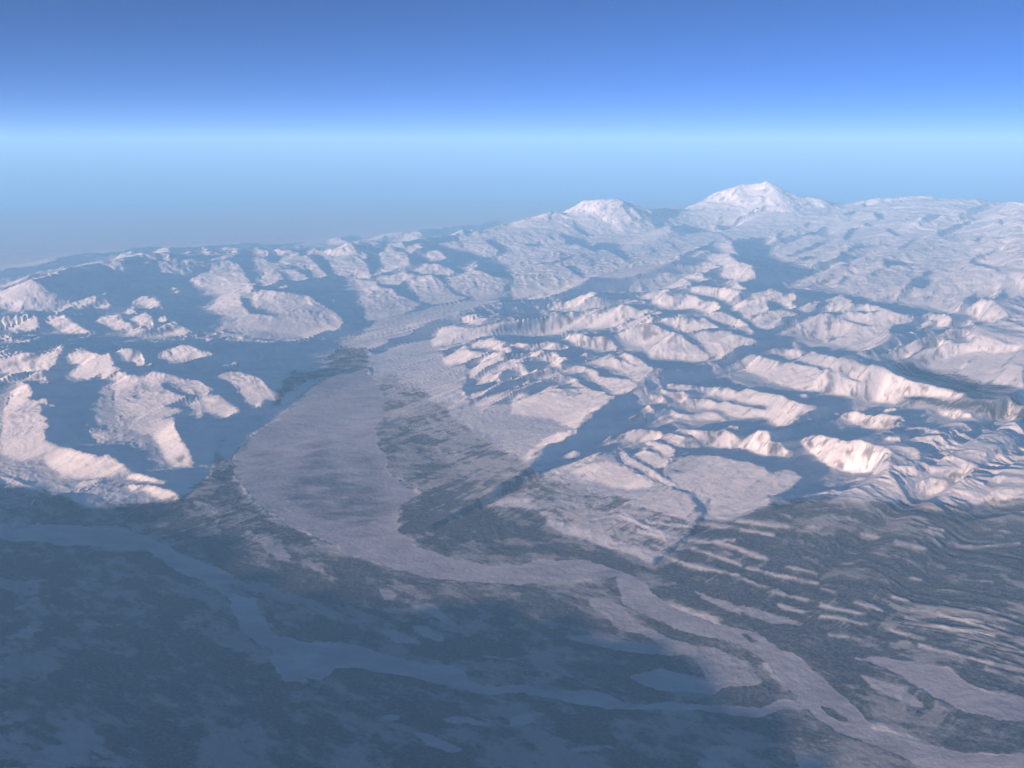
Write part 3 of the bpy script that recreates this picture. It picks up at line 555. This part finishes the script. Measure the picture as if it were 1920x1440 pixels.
gr_far = solve([(-75, 30), (110, 30), (95, 158), (-75, 110), (-40, 10), (40, 10)], 0.17, base)
gr_near = solve([(-34, 6), (-42, 66), (44, 66), (34, 6)], 0.085, base)

def height(x, y):
    d = np.hypot(x, y)
    hb = base(x, y)
    hf = samp(gr_far, x, y); mf = samp(gr_far, x, y, 'm')
    inb = smooth(y, 10, 15) * (1 - smooth(d, 138, 156)) * (1 - smooth(np.abs(x) / (y + 12), .66, .80))
    h = hb * (1 - inb) + hf * inb
    m = 1 * (1 - inb) + mf * inb
    nb = (1 - smooth(y, 50, 62)) * (1 - smooth(np.abs(x) / (y + 8), .58, .68)) * smooth(y, 10, 13)
    h = h * (1 - nb) + samp(gr_near, x, y) * nb
    m = m * (1 - nb) + samp(gr_near, x, y, 'm') * nb
    cr = np.maximum(crest(x, y), added_range(x, y))
    h = np.where(cr > h, cr, h)
    dp = samp(gr_far, x, y, 'dip') * (1 - nb) + samp(gr_near, x, y, 'dip') * nb
    return h, m, dp * inb

# ------------------------------------------------------------------ the land mesh
# columns by bearing, rows by distance: finer near and in front, like the land is looked at
NC, NR = 1280, 890
k = np.linspace(-1, 1, NC)
tanb = .70 * k + 1.6 * np.sign(k) * np.maximum(np.abs(k) - .955, 0) ** 1 * 10
bear = np.arctan(tanb)
# rows evenly spaced in view angle with extra in the hills
v_rows = np.linspace(1530, 372, NR - 60)
ang = PITCH + np.arctan((v_rows - 720) / F_PX)
ta = np.tan(ang)
hd = (ta - np.sqrt(np.maximum(ta * ta - 2 * (CAM_Z - .5) / R_E, 0))) * R_E
hd = hd[np.isfinite(hd)]
far_part = hd[hd > 60]; near_part = hd[hd <= 60]
# the high range shows more distance than flat land would: spread rows there evenly
dn = near_part
d2 = np.concatenate([dn, np.linspace(60, 100, 230)[1:], np.linspace(100, 145, 170)[1:], np.geomspace(145, 345, 30)[1:]])
d1 = np.linspace(-2.4, dn[0], 40)[:-1]
dist = np.concatenate([d1, d2])
# columns spaced by distance along y (planar rows keep cells square)
XX = tanb[None, :] * (dist[:, None] + 2.9)
XX = XX + np.sign(k)[None, :] * np.maximum(np.abs(k) - .955, 0)[None, :] / .045 * 16
YY = np.repeat(dist[:, None], NC, 1)
XX = XX.astype(np.float64); YY = YY.astype(np.float64)
hh, mm, dp = height(XX, YY)
dd = np.hypot(XX, YY)
rough = smooth(hh, .35, 1.3)
U, V = project(XX, YY, hh - dd * dd / (2 * R_E))
RU, RV = U + fbm(XX / .8, YY / .8, 5, .6) * 14, V + fbm(XX / .8 + 9, YY / .8, 5, .6) * 8
rv = look(riv, RU, RV) * (np.abs(RU - 960) < 1040)
ic = look(ice, RU, RV, False) * (np.abs(RU - 960) < 1040) * (dd < 75) * (YY > 9)
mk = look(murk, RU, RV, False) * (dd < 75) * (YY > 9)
rv = np.where((dd < 75) & (YY > 9), rv, 0)
wd = look(wood, RU + 4 * fbm(XX / .25, YY / .25, 3), RV + 2.5 * fbm(XX / .25 + 7, YY / .25, 3), False)
stp = look(strip, U + 6 * fbm(XX / .5, YY / .5, 5, .7), V + 5 * fbm(XX / .5 + 3, YY / .5, 5, .7), False)
stp = np.where((YY > 9) & (dd < 60), stp, 0)
wd = np.where((YY > 9) & (dd < 75), wd, np.where(dd < 75, .6, 0.0))
# small relief: spurs and gullies
wx = fbm(XX / 3.1, YY / 3.1, 3) * .9; wy = fbm(XX / 3.1 + 40, YY / 3.1, 3) * .9
n1 = fbm((XX + wx) / 1.5, (YY + wy) / 1.5, 5, .58, True)
n2 = fbm((XX + wx) / .45, (YY + wy) / .45, 4, .5, True)
sc = np.clip(dd / 90, .45, 1.15)
lit = smooth(mm, .9, 1.9); shade = 1 - smooth(mm, .1, .8)
amp = rough * (.015 * sc + .075 * lit * sc) * (1 - .45 * smooth(dd, 60, 100))
amp = amp * (1 - shade) + np.minimum(.17, .8 * dp) * shade
hh = hh + amp * (n1 - .45) + rough * (.018 + .014 * lit) * sc * n2 * (1 - .6 * shade)
gl = fbm((XX * SX + YY * SY + wx) / 2.6, (XX * SY - YY * SX + wy * .6) / np.clip(dd * .008, .28, .75), 4, .5, True)
hh = hh + rough * lit * .075 * sc * (gl - .4) * (1 - .4 * smooth(dd, 60, 100))
n0 = fbm((XX + wx * 2) / 4.5, (YY + wy * 2) / 5.0, 5, .48, True)
hh = hh + smooth(hh, 1.9, 4.2) * .26 * (n0 - .4) * (1 - .95 * shade)
# drainage streaks down the open slopes beside the river and along the benches at the right
def streaks(ax, ay, l1, l2):
    L = math.hypot(ax, ay); p = (XX * ax + YY * ay) / L; q = (-XX * ay + YY * ax) / L
    return fbm((p + .3 * wx) / l1, (q + .16 * wy) / l2, 5, .6, True)
sA = streaks(1, .92, 2.2, .30); sB = streaks(1, -.73, 2.6, .42)
side = smooth(XX + .35 * (YY - 30), 1.0, 6.0)
st = sA * (1 - side) + sB * side
open_ = smooth(wd, .03, .25) * (rv < .5) * (hh < 1.6) * smooth(np.maximum(YY - 21, XX - 2.6 - (20.5 - YY) * .6), 0, 1.5)
st = .3 + (st - .3) * smooth(fbm(XX / 1.6, YY / 1.6, 4), -.5, .5) + .25 * n2 * .5
riv_soft = 1 - np.clip(ic, 0, 1)
hh = hh + riv_soft * open_ * (.038 + .012 * side) * (st - .3) + riv_soft * (1 - open_) * smooth(hh, .35, .8) * (1 - lit) * (1 - shade) * .034 * (sA - .3)
# low wooded and scrubby ground: faint rolling
roll = fbm(XX / .8, YY / .8, 4)
hh = hh + (1 - rough) * (rv < .5) * (.008 * roll + .006 * n2)
stp = stp * smooth(fbm(XX / .5, YY / .5, 5, .75), -.7, -.05)
hh = hh + .016 * stp
# long parallel benches on the wooded slopes at the right
ZZ = hh - dd * dd / (2 * R_E)

verts = np.stack([XX, YY, ZZ], -1).reshape(-1, 3)
NRr = len(dist)
idx = np.arange(NRr * NC).reshape(NRr, NC)
quads = np.stack([idx[:-1, :-1], idx[:-1, 1:], idx[1:, 1:], idx[1:, :-1]], -1).reshape(-1, 4)
# vertex normals of the whole sheet, so that neighbours meet without a seam
dU = np.gradient(verts.reshape(NRr, NC, 3), axis=1); dV = np.gradient(verts.reshape(NRr, NC, 3), axis=0)
N = np.cross(dU, dV); N /= np.linalg.norm(N, axis=-1, keepdims=True)
steep = 1 - N[..., 2]
N = N.reshape(-1, 3)

# cover of each place: woods, exposed rock, and grain
grain = fbm(XX / .35, YY / .35, 4)
streak = fbm((XX * .75 - YY * .25) / 1.4, (XX * .3 + YY * .95) / .5, 4)
patch = fbm((XX * .8 - YY * .5) / 1.2 + .5 * wx, (XX * .5 + YY * .8) / .5 + .5 * wy, 7, .72)
clear = smooth(look(pale, RU, RV, False) + .55 * fbm((XX * .7 - YY * .3) / .9 + .4 * wx, (XX * .3 + YY * .7) / .5, 6, .65), .32, .78) * (dd < 75) * (YY > 9) * (look(pale, RU, RV, False) > .02)
prob = wd - .9 * stp + .95 * patch + .18 * grain + open_ * (.9 + 1.3 * side) * (.33 - st)
prob = prob - 1.1 * clear; ic = np.maximum(ic, .62 * clear)
has = np.minimum(1, wd * 5)
floor_ = smooth(wd, .28, .6) * .55 * (1 - .5 * clear)
woods = np.clip(floor_ + (1 - floor_) * (.30 * wd + .66 * smooth(prob, .36, .74)) * has - .5 * stp, 0, 1)
rock = smooth(steep, .07, .22) * smooth(n2 + .6 * grain + .5 * gl, .25, .95) * .75 * (1 - shade)

# ------------------------------------------------------------------ materials
def new_mat(name):
    m = bpy.data.materials.new(name); m.use_nodes = True
    t = m.node_tree; b = t.nodes['Principled BSDF']
    return m, t, b
def node(t, kind, **kw):
    n = t.nodes.new(kind)
    for k_, v_ in kw.items(): setattr(n, k_, v_)
    return n
def mixc(t, fac, c1, c2):
    n = node(t, 'ShaderNodeMix', data_type='RGBA')
    for sock, val in ((n.inputs[0], fac), (n.inputs[6], c1), (n.inputs[7], c2)):
        if isinstance(val, (tuple, float, int)): sock.default_value = val if not isinstance(val, tuple) else (*val, 1)
        else: t.links.new(val, sock)
    return n.outputs[2]
def noise(t, scale, det=6, rough_=.6, vec=None):
    n = node(t, 'ShaderNodeTexNoise'); n.inputs['Scale'].default_value = scale; n.inputs['Detail'].default_value = det; n.inputs['Roughness'].default_value = rough_
    g = node(t, 'ShaderNodeNewGeometry')
    if vec is None: t.links.new(g.outputs['Position'], n.inputs['Vector'])
    else:
        mp = node(t, 'ShaderNodeMapping'); mp.inputs['Scale'].default_value = vec[0]; mp.inputs['Rotation'].default_value = (0, 0, vec[1])
        t.links.new(g.outputs['Position'], mp.inputs['Vector']); t.links.new(mp.outputs[0], n.inputs['Vector'])
    return n.outputs[0]
def ramp(t, src, a, b, va=0., vb=1.):
    n = node(t, 'ShaderNodeMapRange'); n.inputs[1].default_value = a; n.inputs[2].default_value = b; n.inputs[3].default_value = va; n.inputs[4].default_value = vb
    t.links.new(src, n.inputs[0]); return n.outputs[0]

land_mat, t, b = new_mat('snow_and_woods')
at = node(t, 'ShaderNodeAttribute', attribute_name='woods'); ar = node(t, 'ShaderNodeAttribute', attribute_name='rock')
snow = mixc(t, ramp(t, noise(t, .9), .35, .65), (.86, .84, .86), (.74, .75, .79))
wn = noise(t, 14.0, 8, .75)
fo = mixc(t, ramp(t, wn, .42, .62), (.02, .042, .07), (.12, .14, .18))
ai = node(t, 'ShaderNodeAttribute', attribute_name='ice'); am = node(t, 'ShaderNodeAttribute', attribute_name='murk')
def mth(op, a_, b_):
    n = node(t, 'ShaderNodeMath', operation=op)
    for sock, val in ((n.inputs[0], a_), (n.inputs[1], b_)):
        if isinstance(val, (int, float)): sock.default_value = val
        else: t.links.new(val, sock)
    return n.outputs[0]
drift = noise(t, .9, 6, .62, ((1.0, 2.2, 1), .75)); fine = noise(t, 6.0, 5, .65)
icec = mixc(t, ramp(t, drift, .40, .68), (.47, .48, .55), (.30, .31, .38))
icec = mixc(t, ramp(t, fine, .3, .8, 0, .3), icec, (.48, .48, .54))
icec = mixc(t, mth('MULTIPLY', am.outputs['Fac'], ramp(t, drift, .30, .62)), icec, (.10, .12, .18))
c = mixc(t, at.outputs['Fac'], snow, fo)
c = mixc(t, ar.outputs['Fac'], c, (.10, .10, .12))
# ice covers the ground with a ragged bank
c = mixc(t, ramp(t, mth('ADD', ai.outputs['Fac'], ramp(t, fine, .3, .7, -.22, .22)), .35, .62), c, icec)
t.links.new(c, b.inputs['Base Color'])
b.inputs['Roughness'].default_value = .85
b.inputs['Specular IOR Level'].default_value = .1
bp = node(t, 'ShaderNodeBump'); bp.inputs['Strength'].default_value = .35; bp.inputs['Distance'].default_value = .05
t.links.new(noise(t, 5.0, 5, .6), bp.inputs['Height']); t.links.new(bp.outputs[0], b.inputs['Normal'])
ice_mat = land_mat

# ------------------------------------------------------------------ split the sheet into named pieces of the land
regions = [   # name, label, survey outline, distance range, material
 ('mountain', 'very tall broad snow mountain on the skyline, the highest summit of all', X((1262,500),(1262,380),(1340,340),(1430,300),(1500,330),(1600,370),(1590,430),(1480,480),(1380,440),(1300,440)), (100, 140)),
 ('mountain', 'tall twin-topped snow mountain on the skyline, second highest of the range', X((1020,480),(1040,400),(1080,350),(1180,350),(1262,400),(1262,430),(1180,440),(1100,470)), (92, 116)),
 ('mountain', 'small sharp white pyramid peak standing out of the far left skyline', X((590,530),(575,465),(640,450),(660,430),(700,460),(710,530),(640,535)), (66, 95)),
 ('mountain', 'sunlit flat-topped snow mountain with fluted right face beside the glacier snout', X((385,590),(410,545),(440,535),(510,530),(580,545),(640,575),(665,620),(620,660),(500,650),(430,630)), (40, 80)),
 ('mountain', 'white ridge at the left edge running down in a long tail to the plain', X((-60,900),(-60,700),(60,700),(110,745),(100,820),(200,850),(260,890),(340,930),(340,950),(200,945),(100,880)), (20, 60)),
 ('mountain', 'two-pronged sunlit snow mountain between the dark side valley and the wide river', X((195,740),(210,690),(280,680),(380,700),(410,735),(440,790),(380,820),(370,890),(300,880),(240,810),(200,800)), (20, 60)),
 ('glacier', 'long pale glacier tongue winding down between the peaks to the river plain', None, (40, 120)),
]
GLAC = [FLAT[2], FLAT[3]]
reg = np.zeros(SH, np.float32)
for i, r in enumerate(regions):
    if r[2] is None:
        for p in GLAC: fill(reg, p, i + 1)
    else: fill(reg, r[2], i + 1)
rg = look(reg, U, V).astype(np.int32)
rg = np.where((np.abs(U - 960) < 1050) & (YY > 9), rg, 0)
for i, r in enumerate(regions):
    rg = np.where((rg == i + 1) & ((dd < r[3][0]) | (dd > r[3][1])), 0, rg)
lab = rg + 10
lab = np.where((rg == 0) & (hh > .55) & (dd < 150), 1, lab)          # hills
lab = np.where((rg == 0) & (lab != 1), 0, lab)                        # lowland
lab = np.where((rv > .5), 1 + rv.astype(np.int32), lab)               # 2..4 rivers
fl = lab[:-1, :-1].reshape(-1)

def build(name, sel, mat, kind='structure', label=None):
    q = quads[sel]
    if len(q) == 0: return
    used, inv = np.unique(q, return_inverse=True)
    q = inv.reshape(-1, 4).astype(np.int32)
    me = bpy.data.meshes.new(name)
    me.vertices.add(len(used)); me.vertices.foreach_set('co', verts[used].astype(np.float32).ravel())
    me.loops.add(q.size); me.loops.foreach_set('vertex_index', q.ravel())
    me.polygons.add(len(q)); me.polygons.foreach_set('loop_start', np.arange(0, q.size, 4, dtype=np.int32))
    me.update(calc_edges=True)
    me.polygons.foreach_set('use_smooth', np.ones(len(q), bool))
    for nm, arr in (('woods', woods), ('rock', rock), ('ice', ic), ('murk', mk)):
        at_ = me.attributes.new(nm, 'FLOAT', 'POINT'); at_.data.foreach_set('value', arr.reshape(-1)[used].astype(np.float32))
    me.normals_split_custom_set_from_vertices(N[used].astype(np.float32))
    me.materials.append(mat)
    o = bpy.data.objects.new(name, me); C.collection.objects.link(o)
    o['kind'] = kind
    if label: o['label'] = label
    return o
build('lowland_ground', fl == 0, land_mat, label='low forested plain patched with snow around the frozen rivers')
build('snowy_hills', fl == 1, land_mat, label='snow-covered ridges and foothills with long blue shadows')
for i, lb in enumerate(('wide pale frozen river sweeping from the glacier down to the lower right', 'narrow winding frozen river crossing the dark plain at lower left', 'short pale braided channel at the right edge of the plain')):
    build('frozen_river', fl == 2 + i, ice_mat, label=lb)
for i, r in enumerate(regions):
    build(r[0], fl == 11 + i, land_mat, label=r[1])

# ------------------------------------------------------------------ air
vm = bpy.data.materials.new('thin_haze'); vm.use_nodes = True
t = vm.node_tree; t.nodes.clear()
out = t.nodes.new('ShaderNodeOutputMaterial'); pv = t.nodes.new('ShaderNodeVolumePrincipled')
pv.inputs['Color'].default_value = (.27, .61, 1.0, 1)
pv.inputs['Density'].default_value = .0086
pv.inputs['Anisotropy'].default_value = -.05
t.links.new(pv.outputs[0], out.inputs['Volume'])
x0, x1, y0, y1, z0, z1 = -480, 480, -60, 360, float(ZZ.min()) - .01, CAM_Z + 3.0
me = bpy.data.meshes.new('haze')
me.from_pydata([(x0,y0,z0),(x1,y0,z0),(x1,y1,z0),(x0,y1,z0),(x0,y0,z1),(x1,y0,z1),(x1,y1,z1),(x0,y1,z1)], [], [(0,3,2,1),(4,5,6,7),(0,1,5,4),(1,2,6,5),(2,3,7,6),(3,0,4,7)])
me.materials.append(vm)
hz = bpy.data.objects.new('haze', me); C.collection.objects.link(hz); hz['kind'] = 'stuff'; hz['label'] = 'thin blue haze filling the air over the land'
print('LAND', NRr, NC, XX.min(), XX.max(), ZZ.min(), ZZ.max(), len(quads) * 2)
